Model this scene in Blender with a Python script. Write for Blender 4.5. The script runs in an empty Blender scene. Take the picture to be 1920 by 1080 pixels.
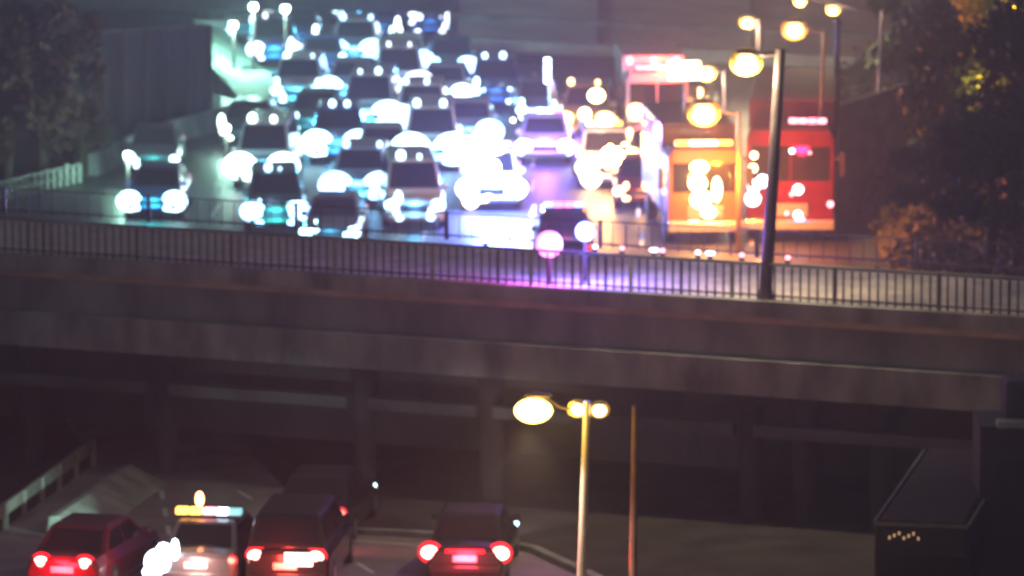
import bpy, bmesh, math, random
from mathutils import Vector, Matrix
random.seed(7)
R = math.radians
SC = bpy.context.scene
COL = SC.collection
# ------------------------------------------------------------------ camera
H = 26.0; F = 10973.0; PITCH = 8.7
cam = bpy.data.objects.new('camera', bpy.data.cameras.new('camera')); COL.objects.link(cam)
cam.location = (0, 0, H); cam.rotation_euler = (R(90 - PITCH), 0, 0)
cam.data.sensor_width = 36; cam.data.lens = 36 * F / 1920
cam.data.clip_start = 1; cam.data.clip_end = 3000
SC.camera = cam
cam.data.dof.use_dof = True; cam.data.dof.focus_distance = 74; cam.data.dof.aperture_fstop = 1.9; cam.data.dof.aperture_blades = 8
# ------------------------------------------------------------------ world: dim city-lit night sky
W = bpy.data.worlds.new('World'); SC.world = W; W.use_nodes = True
bg = W.node_tree.nodes['Background']
bg.inputs['Color'].default_value = (0.44, 0.51, 0.63, 1); bg.inputs['Strength'].default_value = 0.165
SC.view_settings.view_transform = 'Standard'; SC.view_settings.look = 'None'
SC.view_settings.exposure = 0; SC.view_settings.gamma = 1
SC.cycles.volume_bounces = 0; SC.cycles.max_bounces = 5; SC.cycles.diffuse_bounces = 2
SC.cycles.sample_clamp_indirect = 3; SC.cycles.sample_clamp_direct = 0
SC.cycles.use_denoising = True
SC.cycles.volume_step_rate = 1

# ------------------------------------------------------------------ picture-to-place helpers (1920 x 1080 picture)
_p = R(PITCH)
def ray(px, py):
    u = (px - 960) / F; v = (540 - py) / F
    return Vector((u, math.cos(_p) + v * math.sin(_p), -math.sin(_p) + v * math.cos(_p)))
def gp(px, py, z=0.0):
    d = ray(px, py); t = (z - H) / d.z
    return Vector((d.x * t, d.y * t, z))
def at(px, py, Y):
    d = ray(px, py); t = Y / d.y
    return Vector((d.x * t, Y, H + d.z * t))

# ------------------------------------------------------------------ materials
MATS = {}
def mat(name, col, rough=0.6, metal=0.0, noise=0.25, scale=3.0, bump=0.0, emit=None, es=0.0, spec=0.5, coat=0.0, stretch=None):
    if name in MATS: return MATS[name]
    m = bpy.data.materials.new(name); m.use_nodes = True
    nt = m.node_tree; N = nt.nodes; L = nt.links; b = N['Principled BSDF']
    b.inputs['Roughness'].default_value = rough; b.inputs['Metallic'].default_value = metal
    b.inputs['Specular IOR Level'].default_value = spec; b.inputs['Coat Weight'].default_value = coat
    tc = N.new('ShaderNodeTexCoord'); nz = N.new('ShaderNodeTexNoise')
    nz.inputs['Scale'].default_value = scale; nz.inputs['Detail'].default_value = 6
    if stretch:
        mp = N.new('ShaderNodeMapping'); mp.inputs['Scale'].default_value = stretch
        L.new(tc.outputs['Object'], mp.inputs[0]); L.new(mp.outputs[0], nz.inputs['Vector'])
    else: L.new(tc.outputs['Object'], nz.inputs['Vector'])
    cr = N.new('ShaderNodeValToRGB')
    cr.color_ramp.elements[0].position = 0.3; cr.color_ramp.elements[1].position = 0.72
    cr.color_ramp.elements[0].color = (*[c * (1 - noise) for c in col], 1)
    cr.color_ramp.elements[1].color = (*[min(1, c * (1 + noise)) for c in col], 1)
    L.new(nz.outputs['Fac'], cr.inputs[0]); L.new(cr.outputs[0], b.inputs['Base Color'])
    if bump:
        bp = N.new('ShaderNodeBump'); bp.inputs['Strength'].default_value = bump; bp.inputs['Distance'].default_value = 0.03
        L.new(nz.outputs['Fac'], bp.inputs['Height']); L.new(bp.outputs[0], b.inputs['Normal'])
    if emit:
        b.inputs['Emission Color'].default_value = (*emit, 1); b.inputs['Emission Strength'].default_value = es
    MATS[name] = m; return m
def glow(name, col, s):
    return mat(name, tuple(min(0.8, c) for c in col), 0.4, emit=col, es=s)

M_ASPH = mat('wet_asphalt', (0.032, 0.031, 0.034), 0.46, noise=0.5, scale=1.2, bump=0.25)
M_ASPH2 = mat('worn_asphalt', (0.30, 0.26, 0.26), 0.5, noise=0.35, scale=0.9, bump=0.2)
M_DECK = mat('deck_paving', (0.5, 0.43, 0.36), 0.8, noise=0.25, scale=1.5)
M_EARTH = mat('dark_earth', (0.045, 0.038, 0.04), 0.95, noise=0.5, scale=0.8, bump=0.5)
M_SLOPE = mat('dry_slope', (0.05, 0.045, 0.025), 0.95, noise=0.55, scale=1.2, bump=0.6)
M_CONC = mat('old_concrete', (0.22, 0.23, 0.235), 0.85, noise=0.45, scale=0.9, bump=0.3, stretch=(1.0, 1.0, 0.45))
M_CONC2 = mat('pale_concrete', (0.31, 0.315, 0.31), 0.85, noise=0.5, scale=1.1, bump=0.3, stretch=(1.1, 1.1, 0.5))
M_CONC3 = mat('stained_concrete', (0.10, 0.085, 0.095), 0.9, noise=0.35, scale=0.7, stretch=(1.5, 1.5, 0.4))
M_WALL = mat('sound_wall_block', (0.035, 0.03, 0.045), 0.9, noise=0.6, scale=0.9, stretch=(2, 2, 0.3))
M_PAINT = mat('road_paint', (0.7, 0.7, 0.66), 0.6, noise=0.2, scale=6)
M_RAIL = mat('dark_iron', (0.075, 0.07, 0.07), 0.5, 0.6, noise=0.3)
M_STEEL = mat('galvanised_steel', (0.42, 0.40, 0.39), 0.4, 0.5, noise=0.25)
M_POLE = mat('dull_pole_metal', (0.10, 0.075, 0.08), 0.45, 0.4, noise=0.3)
M_GLASS = mat('tinted_glass', (0.012, 0.012, 0.016), 0.08, noise=0.1, spec=0.7)
M_TYRE = mat('tyre_rubber', (0.02, 0.02, 0.02), 0.8)
M_RIM = mat('alloy_rim', (0.35, 0.35, 0.37), 0.3, 0.8)
M_TRIM = mat('black_trim', (0.02, 0.02, 0.022), 0.5)
M_PLATE = mat('number_plate', (0.75, 0.75, 0.72), 0.5, noise=0.1)
M_CHROME = mat('bright_trim', (0.75, 0.77, 0.8), 0.2, 0.7, noise=0.05)
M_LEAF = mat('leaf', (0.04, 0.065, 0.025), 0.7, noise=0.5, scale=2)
M_LEAF_LIT = mat('yellow_lit_leaf', (0.55, 0.50, 0.06), 0.7, noise=0.5, scale=3)  # yellow lamp light put into the leaf colour
M_BARK = mat('bark', (0.07, 0.05, 0.035), 0.95, noise=0.4, scale=4)
PAINTS = {'silver': (0.45, 0.47, 0.5), 'white': (0.75, 0.76, 0.78), 'black': (0.02, 0.02, 0.024), 'grey': (0.17, 0.18, 0.2),
          'blue': (0.04, 0.10, 0.30), 'green': (0.04, 0.16, 0.11), 'tan': (0.35, 0.27, 0.17), 'red': (0.45, 0.02, 0.03), 'maroon': (0.16, 0.015, 0.03)}
def paint(c): return mat(c + '_car_paint', PAINTS[c], 0.28, 0.2, noise=0.06, scale=5, coat=0.6)

# ------------------------------------------------------------------ mesh builder
class MB:
    def __init__(s): s.bm = bmesh.new()
    def hexa(s, p):
        v = [s.bm.verts.new(q) for q in p]
        for f in ((0, 3, 2, 1), (4, 5, 6, 7), (0, 1, 5, 4), (1, 2, 6, 5), (2, 3, 7, 6), (3, 0, 4, 7)):
            s.bm.faces.new([v[i] for i in f])
        return s
    def box(s, x0, x1, y0, y1, z0, z1):
        return s.hexa([(x0, y0, z0), (x1, y0, z0), (x1, y1, z0), (x0, y1, z0), (x0, y0, z1), (x1, y0, z1), (x1, y1, z1), (x0, y1, z1)])
    def bar(s, a, b, w, h=None):
        """square bar from a to b"""
        a = Vector(a); b = Vector(b); h = h or w
        d = (b - a).normalized(); up = Vector((0, 0, 1)) if abs(d.z) < 0.95 else Vector((0, 1, 0))
        sx = d.cross(up).normalized() * w / 2; sz = sx.normalized().cross(d) * h / 2
        return s.hexa([a - sx - sz, a + sx - sz, b + sx - sz, b - sx - sz, a - sx + sz, a + sx + sz, b + sx + sz, b - sx + sz])
    def tube(s, pts, rad, n=10):
        pts = [Vector(p) for p in pts]
        if not hasattr(rad, '__len__'): rad = [rad] * len(pts)
        rings = []
        for i, p in enumerate(pts):
            d = (pts[min(i + 1, len(pts) - 1)] - pts[max(i - 1, 0)]).normalized()
            up = Vector((0, 0, 1)) if abs(d.z) < 0.9 else Vector((0, 1, 0))
            a = d.cross(up).normalized(); b = a.cross(d)
            rings.append([s.bm.verts.new(p + (a * math.cos(2 * math.pi * k / n) + b * math.sin(2 * math.pi * k / n)) * rad[i]) for k in range(n)])
        for i in range(len(rings) - 1):
            for k in range(n):
                s.bm.faces.new([rings[i][k], rings[i][(k + 1) % n], rings[i + 1][(k + 1) % n], rings[i + 1][k]])
        s.bm.faces.new(rings[0][::-1]); s.bm.faces.new(rings[-1])
        return s
    def blob(s, c, r, n=10, m=6):
        """ellipsoid, r = (rx, ry, rz)"""
        g = bmesh.ops.create_uvsphere(s.bm, u_segments=n, v_segments=m, radius=1)
        bmesh.ops.transform(s.bm, matrix=Matrix.Translation(c) @ Matrix.Diagonal((*r, 1)), verts=g['verts'])
        return s
    def loft(s, secs):
        """closed loft through sections (lists of equal length)"""
        rs = [[s.bm.verts.new(p) for p in q] for q in secs]
        n = len(rs[0])
        for i in range(len(rs) - 1):
            for k in range(n):
                s.bm.faces.new([rs[i][k], rs[i][(k + 1) % n], rs[i + 1][(k + 1) % n], rs[i + 1][k]])
        s.bm.faces.new(rs[0][::-1]); s.bm.faces.new(rs[-1])
        return s
    def panel(s, a, b, c, d, iu0, iu1, iv0, iv1, off=0.012, th=0.02):
        """thin slab lying on the quad a b c d (a-b bottom, d-c top), inset"""
        a, b, c, d = map(Vector, (a, b, c, d))
        nrm = (b - a).cross(d - a).normalized()
        P = lambda u, v: (a * (1 - u) + b * u) * (1 - v) + (d * (1 - u) + c * u) * v
        q = [P(iu0, iv0), P(1 - iu1, iv0), P(1 - iu1, 1 - iv1), P(iu0, 1 - iv1)]
        return s.hexa([p + nrm * (off - th) for p in q] + [p + nrm * off for p in q])
    def build(s, name, m, parent=None, smooth=False, bevel=0, sub=0):
        bmesh.ops.recalc_face_normals(s.bm, faces=s.bm.faces)
        me = bpy.data.meshes.new(name); s.bm.to_mesh(me); s.bm.free()
        me.materials.append(m)
        if smooth:
            for p in me.polygons: p.use_smooth = True
        o = bpy.data.objects.new(name, me); COL.objects.link(o)
        if parent: o.parent = parent
        if bevel:
            b = o.modifiers.new('bevel', 'BEVEL'); b.width = bevel; b.segments = 2
        if sub:
            b = o.modifiers.new('sub', 'SUBSURF'); b.levels = sub; b.render_levels = sub
        return o
def tag(o, label=None, cat=None, group=None, kind=None):
    if label: o['label'] = label
    if cat: o['category'] = cat
    if group: o['group'] = group
    if kind: o['kind'] = kind
    return o
def empty(name, loc=(0, 0, 0), rz=0.0):
    o = bpy.data.objects.new(name, None); COL.objects.link(o); o.location = loc; o.rotation_euler = (0, 0, rz); o.empty_display_size = 0.3
    return o
CH = {}
def copy_tree(o, parent=None):
    c = o.copy(); COL.objects.link(c); c.parent = parent
    for ch in list(o.children): copy_tree(ch, c)
    return c
def lamp(name, kind, loc, col, power, parent=None, radius=0.1, spot=None, aim=None, blend=0.5):
    d = bpy.data.lights.new(name, kind); d.color = col; d.energy = power
    if kind == 'POINT' or kind == 'SPOT': d.shadow_soft_size = radius
    if kind == 'SPOT': d.spot_size = R(spot); d.spot_blend = blend
    o = bpy.data.objects.new(name, d); COL.objects.link(o); o.location = loc
    if aim is not None: o.rotation_euler = (Vector(aim) - Vector(loc)).to_track_quat('-Z', 'Y').to_euler()
    if parent: o.parent = parent
    return o

# ================================================================== SETTING
# bridge edges (near / far) in plan; level deck
ZD = 5.1
def near(px): return gp(px, 485 + 0.0625 * px, ZD)
def far(px): return gp(px, 408 + 0.058 * px, ZD)
# ground sheet reaching to the horizon
def flat(name, pts, z, m, kind='structure'):
    bm = bmesh.new(); bm.faces.new([bm.verts.new((p[0], p[1], z)) for p in pts])
    s = MB(); s.bm.free(); s.bm = bm
    return tag(s.build(name, m), kind=kind)
flat('ground', [(-900, -60), (900, -60), (900, 1500), (-900, 1500)], -0.01, M_EARTH)
# freeway beyond the bridge, one wide wet sheet
flat('freeway', [gp(-900, 600), gp(2000, 640), gp(1640, 330), gp(1560, 200), gp(1480, 125), gp(840, 100), gp(820, -60), gp(380, -60), gp(420, 232), gp(0, 372), gp(-600, 450)], 0.0, M_ASPH)
# road in the foreground, leading under the bridge
flat('road', [gp(-700, 1500), gp(1500, 1500), gp(1250, 1160), gp(1100, 1082), gp(1000, 1036), gp(860, 1012), gp(700, 1004), gp(560, 940), gp(470, 850), gp(420, 700), gp(60, 700), gp(180, 868), gp(-60, 1040), gp(-500, 1250)], 0.004, M_ASPH2)
def strip(name, a, b, w, m, z=0.008):
    a = Vector(a); b = Vector(b); d = (b - a).normalized(); n = Vector((-d.y, d.x, 0)) * w / 2
    return [a + n, a - n, b - n, b + n]
mk = MB()
def lay(mb, a, b, w, z):
    q = strip('', a, b, w, None); mb.bm.faces.new([mb.bm.verts.new((p.x, p.y, z)) for p in q])
for k in range(6):
    x0 = -9.6 + 3.4 * k
    for j in range(14): lay(mk, (x0 - 0.1 + j * 0.03, 160 + j * 6.2, 0), (x0 + j * 0.03, 163 + j * 6.2, 0), 0.13, 0.006)
for (p, q) in (((330, 1075), (300, 905)), ((700, 1075), (420, 905))):
    a, b = gp(*p), gp(*q)
    for j in range(5):
        lay(mk, a.lerp(b, j / 5), a.lerp(b, j / 5 + 0.1), 0.12, 0.012)
lay(mk, gp(640, 1012), gp(980, 1040), 0.12, 0.012)
tag(mk.build('lane_markings', M_PAINT), kind='structure')
# kerb along the outer edge of the foreground road
k = MB()
kp = [gp(*p) for p in ((640, 1000), (700, 1002), (860, 1010), (1000, 1034), (1100, 1080), (1250, 1158), (1500, 1400))]
for a, b in zip(kp, kp[1:]): k.bar(a + Vector((0, 0, 0.06)), b + Vector((0, 0, 0.06)), 0.22, 0.14)
tag(k.build('kerb', M_CONC2), kind='structure')

# ------------------------------------------------------------------ right hillside
bm = bmesh.new(); nx, ny = 26, 30; vs = []
for j in range(ny + 1):
    row = []
    for i in range(nx + 1):
        Y = 150 + 130 * j / ny
        X0 = gp(1640, 330).x + (Y - 205) * 0.02 + 0.5 * math.sin(Y * 0.13)
        X = X0 + 45 * (i / nx) ** 1.3
        z = 0.0 + min(1, (X - X0) / 14) ** 0.8 * 6.5 + (0.35 * math.sin(X * 1.1 + Y * 0.6) + 0.25 * random.random()) * min(1, (X - X0) / 2)
        row.append(bm.verts.new((X, Y, z - 0.05)))
    vs.append(row)
for j in range(ny):
    for i in range(nx): bm.faces.new([vs[j][i], vs[j][i + 1], vs[j + 1][i + 1], vs[j + 1][i]])
s = MB(); s.bm.free(); s.bm = bm
tag(s.build('hillside', M_SLOPE, smooth=True), kind='structure')

# ------------------------------------------------------------------ near overpass
def slab(mb, fn0, fn1, off0, off1, z0, z1, pxa=-700, pxb=2700):
    """a long slab between the near edge (pushed by off) and another line"""
    a, b = near(pxa), near(pxb); d = (b - a).normalized(); n = Vector((-d.y, d.x, 0))   # n points away from the camera
    p = [a + n * off0, b + n * off0, b + n * off1, a + n * off1]
    return mb.hexa([Vector((q.x, q.y, z0)) for q in p] + [Vector((q.x, q.y, z1)) for q in p])
br = empty('overpass', near(960)); br.location.z = 0
tag(br, 'concrete road overpass with stepped pale beams crossing the whole middle of the picture', 'bridge')
def bpart(mb, name, m, **k):
    o = mb.build(name, m, **k); o.parent = br; o.matrix_parent_inverse = Matrix.Translation(-Vector(br.location)); return o
m = MB()
fa, fb, na, nb = far(-700), far(2700), near(-700), near(2700)
m.hexa([Vector((q.x, q.y, 4.7)) for q in (na, nb, fb, fa)] + [Vector((q.x, q.y, ZD)) for q in (na, nb, fb, fa)])
bpart(m, 'deck', M_DECK)
bpart(slab(MB(), 0, 0, -0.12, 0.3, 4.86, ZD + 0.14), 'edge_curb', M_CONC2)
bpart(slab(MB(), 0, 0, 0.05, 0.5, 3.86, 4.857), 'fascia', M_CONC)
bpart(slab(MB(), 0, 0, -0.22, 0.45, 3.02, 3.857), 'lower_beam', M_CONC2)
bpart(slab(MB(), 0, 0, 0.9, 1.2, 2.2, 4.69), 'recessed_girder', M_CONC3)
a, b = near(-700), near(2700); D = (b - a).normalized(); Nn = Vector((-D.y, D.x, 0)); LEN = (b - a).length
# ledge below, interrupted where the columns stand
cols = [-260, 40, 290, 665, 905, 1395, 1495, 1640, 1990]
def foot(px, off=0.0):
    c = near(px) + Nn * off; return c
for px in cols:
    c = foot(px, 0.55); mm = MB(); w = 0.42
    mm.tube([(c.x, c.y, -0.02), (c.x, c.y, 3.0)], 0.27, 14)
    mm.box(c.x - 0.34, c.x + 0.34, c.y - 0.28, c.y + 0.28, 2.7, 3.01)
    bpart(mm, 'column', mat('column_concrete', (.055, .045, .055), .9, noise=.4, scale=1))  # darker than the other concrete
for p0, p1 in ((-260, 270), (315, 650), (690, 890), (925, 1375), (1415, 1950)):
    c0, c1 = foot(p0, 0.1), foot(p1, 0.1)
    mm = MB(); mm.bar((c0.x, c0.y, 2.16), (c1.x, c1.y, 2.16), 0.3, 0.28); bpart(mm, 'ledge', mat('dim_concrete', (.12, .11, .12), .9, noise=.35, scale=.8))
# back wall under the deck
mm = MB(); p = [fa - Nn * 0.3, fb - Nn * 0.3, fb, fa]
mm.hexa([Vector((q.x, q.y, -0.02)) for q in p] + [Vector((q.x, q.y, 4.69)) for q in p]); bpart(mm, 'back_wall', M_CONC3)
for i in range(int(LEN / 5)):
    c = far(-700) + (far(2700) - far(-700)).normalized() * (i * 5) - Nn * 0.31
    mm = MB(); mm.box(c.x - 0.15, c.x + 0.15, c.y - 0.12, c.y, 0, 4.6); bpart(mm, 'wall_pilaster', M_CONC3)
# railings
def railing(line, label, inset, hgt, spacing, m_, pale, bw=.055):
    a, b = line(-250), line(2170); d = (b - a).normalized(); n = Vector((-d.y, d.x, 0)); a = a + n * inset; L_ = (b - a).length
    r = empty('railing', a); tag(r, label, 'railing')
    def part(mb, name, mm):
        o = mb.build(name, mm); o.parent = r; o.matrix_parent_inverse = Matrix.Translation(-Vector(r.location)); return o
    base = ZD + 0.142
    mb = MB(); mb.bar(a + Vector((0, 0, 0.14 + hgt)) + Vector((0, 0, ZD)) * 0, a + d * L_ + Vector((0, 0, 0.14 + hgt)), bw * 1.6, bw * 1.3); part(mb, 'top_rail', pale)
    mb = MB(); mb.bar(a + Vector((0, 0, 0.24)), a + d * L_ + Vector((0, 0, 0.24)), 0.05, 0.04); part(mb, 'bottom_rail', m_)
    mb = MB()
    for i in range(int(L_ / spacing)):
        c = a + d * (i * spacing); c.z = base
        if i % 12: mb.bar(c, (c.x, c.y, base + hgt - 0.05), bw if random.random() > 0.12 else bw * 1.5, 0.03)
    o = part(mb, 'baluster', m_); o['kind'] = 'stuff'
    for i in range(0, int(L_ / spacing), 12):
        c = a + d * (i * spacing); c.z = base
        q = MB(); q.bar(c, (c.x, c.y, base + hgt + 0.03), 0.1, 0.1); part(q, 'post', pale)
    return r
railing(near, 'iron bar railing along the near edge of the overpass, dark balusters against the pale deck', 0.1, 0.84, 0.21, M_RAIL, M_CONC, .045)
railing(far, 'fainter bar railing along the far edge of the overpass, in front of the traffic jam', -0.2, 0.66, 0.34, M_POLE, M_POLE, .022)
# small glowing lenses, added for the glints of light along the far kerb
MK = [(925, 'w'), (1130, 'w'), (1180, 'p'), (1240, 'w'), (1256, 'p'), (1322, 'w'), (1345, 'w'), (1404, 'p'), (1490, 'p')]
g_w = glow('glint_white', (1, 0.85, 1), 4); g_p = glow('glint_pink', (1, 0.35, 0.4), 4)
for i, (px, c) in enumerate(MK):
    p = far(px) - Nn * 0.5
    r = empty('kerb_glint', (p.x, p.y, ZD)); q = MB(); q.box(-.06, .06, -.04, .04, 0, .16); q.build('housing', M_TRIM, r)
    q = MB(); q.blob((0, -.03, .22), (.13 if i % 3 == 0 else .07, .05, .06)); q.build('lens', g_w if c == 'w' else g_p, r, smooth=True)
    tag(r, 'small %s glowing glint on the far overpass kerb, %s from the left' % ('white' if c == 'w' else 'pink', ['first', 'second', 'third', 'fourth', 'fifth', 'sixth', 'seventh', 'eighth', 'ninth'][i]), 'glint', 'glints along the overpass kerb')

# ------------------------------------------------------------------ sound wall, barriers and the far end
w0, w1 = gp(-260, 395), gp(432, 236)
sw = empty('sound_wall', w0); tag(sw, 'tall dark block sound wall with upright posts at the left of the freeway', 'wall')
def rel(o, par): o.parent = par; o.matrix_parent_inverse = Matrix.Translation(-Vector(par.location)); return o
back = Vector((-0.6, 1.2, 0))
dW = (w1 - w0).normalized(); nW = Vector((-dW.y, dW.x, 0))
LW = (w1 - w0).length
mm = MB(); p = [w0 + nW * .9, w1 + nW * .9, w1 + nW * 1.2, w0 + nW * 1.2]
mm.hexa([Vector((q.x, q.y, -0.02)) for q in p] + [Vector((q.x, q.y, h)) for q, h in zip(p, (5.2, 3.5, 3.5, 5.2))]); rel(mm.build('panel', M_WALL), sw)
for i in range(17):
    c = w0.lerp(w1, i / 16) + nW * .82; hh = 5.3 - 1.7 * i / 16
    mm = MB(); mm.box(c.x - .09, c.x + .09, c.y - .07, c.y + .07, 0, hh); rel(mm.build('post', M_CONC3), sw)
mm = MB(); a = w0 + nW * 1.05; b = w1 + nW * 1.05
mm.bar((a.x, a.y, 5.26), (b.x, b.y, 3.56), .42, .12); rel(mm.build('coping', M_CONC3), sw)
# pale roadside barrier in front of it
bar_pts = [gp(165, 330), gp(235, 298), gp(310, 268), gp(380, 250), gp(432, 236)]
rb = MB()
for a, b in zip(bar_pts, bar_pts[1:]):
    d = (b - a).normalized(); n = Vector((-d.y, d.x, 0))
    rb.hexa([a - n * .3, b - n * .3, b + n * .1, a + n * .1, a - n * .12 + Vector((0, 0, .75)), b - n * .12 + Vector((0, 0, .75)), b + n * .05 + Vector((0, 0, .75)), a + n * .05 + Vector((0, 0, .75))])
tag(rb.build('concrete_barrier', M_CONC2), 'pale concrete barrier curving along the foot of the dark sound wall', 'barrier')
# white picket delineators carrying on to the left
pr = empty('picket_rail', gp(0, 372)); tag(pr, 'low white picket rail left of the pale barrier, at the far left edge', 'railing')
a, b = gp(-60, 392), gp(150, 342)
mm = MB(); mm.bar(a + Vector((0, 0, .62)), b + Vector((0, 0, .62)), .06, .07); mm.bar(a + Vector((0, 0, .3)), b + Vector((0, 0, .3)), .06, .05); rel(mm.build('rail', M_CONC2), pr)
for i in range(18):
    c = a.lerp(b, i / 17); mm = MB(); mm.box(c.x - .06, c.x + .06, c.y - .03, c.y + .03, 0, .58 + .16 * random.random()); rel(mm.build('picket', M_PAINT), pr)

# pale sloped abutment at the left far end, mint light on it put into the concrete colour
ab = empty('sloped_abutment', gp(450, 215)); tag(ab, 'pale green-lit concrete slope beside the jam, right of the sound wall', 'embankment wall')
prof = [((470, 222), 0.0, 0), ((535, 218), 0, 0), ((530, 150), 1.2, 1), ((470, 120), 2.0, 1), ((418, 44), 3.4, 2), ((366, 40), 3.6, 2), ((374, 100), 2.4, 3), ((430, 160), 1.1, 3)]
P1 = [gp(478, 225, 0), gp(538, 222, 0), at(532, 152, 219), at(478, 118, 224), at(418, 48, 228), at(372, 42, 227), at(382, 108, 222), at(434, 165, 217)]
q = MB(); f1 = [q.bm.verts.new(p) for p in P1]; f2 = [q.bm.verts.new(p + Vector((-.1, 1.6, -.5))) for p in P1]
q.bm.faces.new(f1); q.bm.faces.new(f2[::-1])
for i in range(8): q.bm.faces.new([f1[i], f2[i], f2[(i + 1) % 8], f1[(i + 1) % 8]])
rel(q.build('slope_face', mat('green_lit_concrete', (0.34, 0.46, 0.40), 0.75, noise=0.45, scale=1.6, bump=.3)), ab)
q = MB(); a, b = at(364, 44, 226), at(425, 46, 227); q.bar(a, b, .25, .3); rel(q.build('cap', M_CONC), ab)
q = MB(); a, b = at(455, 127, 221), at(528, 130, 219); q.bar(a, b, .12, .12); rel(q.build('seam_rail', M_TRIM), ab)

# far retaining structure across the top
fo0, fo1 = gp(835, 112), gp(1990, 170)
fo = empty('far_overpass', (fo0 + fo1) / 2); tag(fo, 'distant dark concrete overpass with a pale ledge along the top of the picture', 'bridge')
dF = (fo1 - fo0).normalized(); nF = Vector((-dF.y, dF.x, 0))
def fslab(name, o0, o1, z0, z1, m_, a=None, b=None):
    a = a or fo0; b = b or fo1; p = [a + nF * o0, b + nF * o0, b + nF * o1, a + nF * o1]
    mm = MB(); mm.hexa([Vector((q.x, q.y, z0)) for q in p] + [Vector((q.x, q.y, z1)) for q in p]); return rel(mm.build(name, m_), fo)
fslab('base_wall', .5, 3, -.02, .40, M_CONC3)
fslab('pale_ledge', .1, 3, .403, .86, mat('lit_ledge_concrete', (.62, .62, .60), .8, noise=.3, scale=.8))  # pale concrete, lightened further in its colour for lamp light on it
fslab('girder', .8, 3, .863, 1.55, mat('brown_concrete', (0.26, 0.20, 0.20), .9, noise=.35, scale=.7, stretch=(.4, .4, 3)))
fslab('beam', .5, 3, 1.553, 1.75, M_CONC)
fslab('upper_wall', .9, 3, 1.753, 6.5, MATS['brown_concrete'])
for i in range(5):
    c = fo0.lerp(fo1, i / 4) + nF * .62; mm = MB(); mm.box(c.x - .1, c.x + .1, c.y - .1, c.y + .25, .87, 6.4); rel(mm.build('pilaster', M_CONC3), fo)
# dark beam over the left part of the road, on two columns
lb = empty('gantry_beam', gp(150, 20)); tag(lb, 'dark crossbeam on posts above the far end of the jam, upper left', 'gantry')
mm = MB(); a, b = at(-200, -6, 236), at(860, 4, 236); mm.bar(a, b, 1.2, .7); rel(mm.build('beam', M_CONC3), lb)
for px in (60, 360, 850):
    a = at(px, 0, 236); mm = MB(); mm.box(a.x - .18, a.x + .18, 235.8, 236.2, 0, a.z); rel(mm.build('column', M_CONC3), lb)
# mercury-vapour lamps beside the slope
def small_lamp(px, py, pyb, Y, r, label, pw, gl):
    tp = at(px, py, Y); e = empty('street_lamp', (tp.x, Y, 0)); tag(e, label, 'street lamp', 'street lamps')
    q = MB(); q.tube([(0, 0, 0), (0, 0, .3), (0, 0, tp.z)], [.1, .07, .05], 8); q.build('pole', M_POLE, e)
    q = MB(); q.blob((0, 0, tp.z + r * .8), (r * .8, r * .6, r * .2)); h_ = q.build('lamp_head', M_POLE, e, smooth=True)
    q = MB(); q.blob((0, 0, tp.z), (r, r * .7, r)); q.build('lens', gl, h_, smooth=True)
    lamp('lamp_light', 'POINT', (0, -.3, tp.z - r), (.45, 1, .75), pw, e, .1)
g_merc = glow('lamp_mercury', (.72, 1, .95), 12)
small_lamp(438, 46, 0, 221, .16, 'small blue-white lamp on a post in front of the pale green slope', 900, g_merc)
small_lamp(475, 12, 0, 222, .17, 'blue-white lamp on a tall post right of the green slope, near the top edge', 700, g_merc)
small_lamp(535, 16, 0, 223, .18, 'blue-white lamp on a tall post, second along the top edge from the slope', 300, g_merc)
small_lamp(424, 240, 0, 200, .16, 'low blue-white lamp at the right end of the pale barrier', 260, g_merc)
small_lamp(240, 290, 0, 191, .15, 'low blue-white lamp on a stem at the left end of the pale barrier', 420, g_merc)
# thin bright hand line on the right bank
q = MB(); pts = [at(1560, 185, 205), at(1588, 205, 205), at(1612, 235, 204), at(1632, 262, 203), at(1640, 285, 203)]
gr = empty('guard_cable', gp(1600, 300)); tag(gr, 'thin pale guide rail curving down the bank behind the dark posts', 'rail')
q.tube(pts, .07, 6); rel(q.build('rail', M_PAINT), gr)
for p in pts[::2]:
    mm = MB(); mm.box(p.x - .03, p.x + .03, p.y - .03, p.y + .03, 0, p.z); rel(mm.build('post', M_POLE), gr)
# brown retaining wall beneath it
mm = MB(); a, b = gp(1565, 385), gp(1700, 360)
mm.hexa([a, b, b + Vector((0, .4, 0)), a + Vector((0, .4, 0)), a + Vector((0, 0, 3.2)), b + Vector((0, 0, 3.6)), b + Vector((0, .4, 3.6)), a + Vector((0, .4, 3.2))])
tag(mm.build('bank_wall', mat('ochre_concrete', (0.20, 0.15, 0.10), .85, noise=.35, scale=1.5)), 'brown retaining wall on the bank right of the red truck', 'wall')

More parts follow.
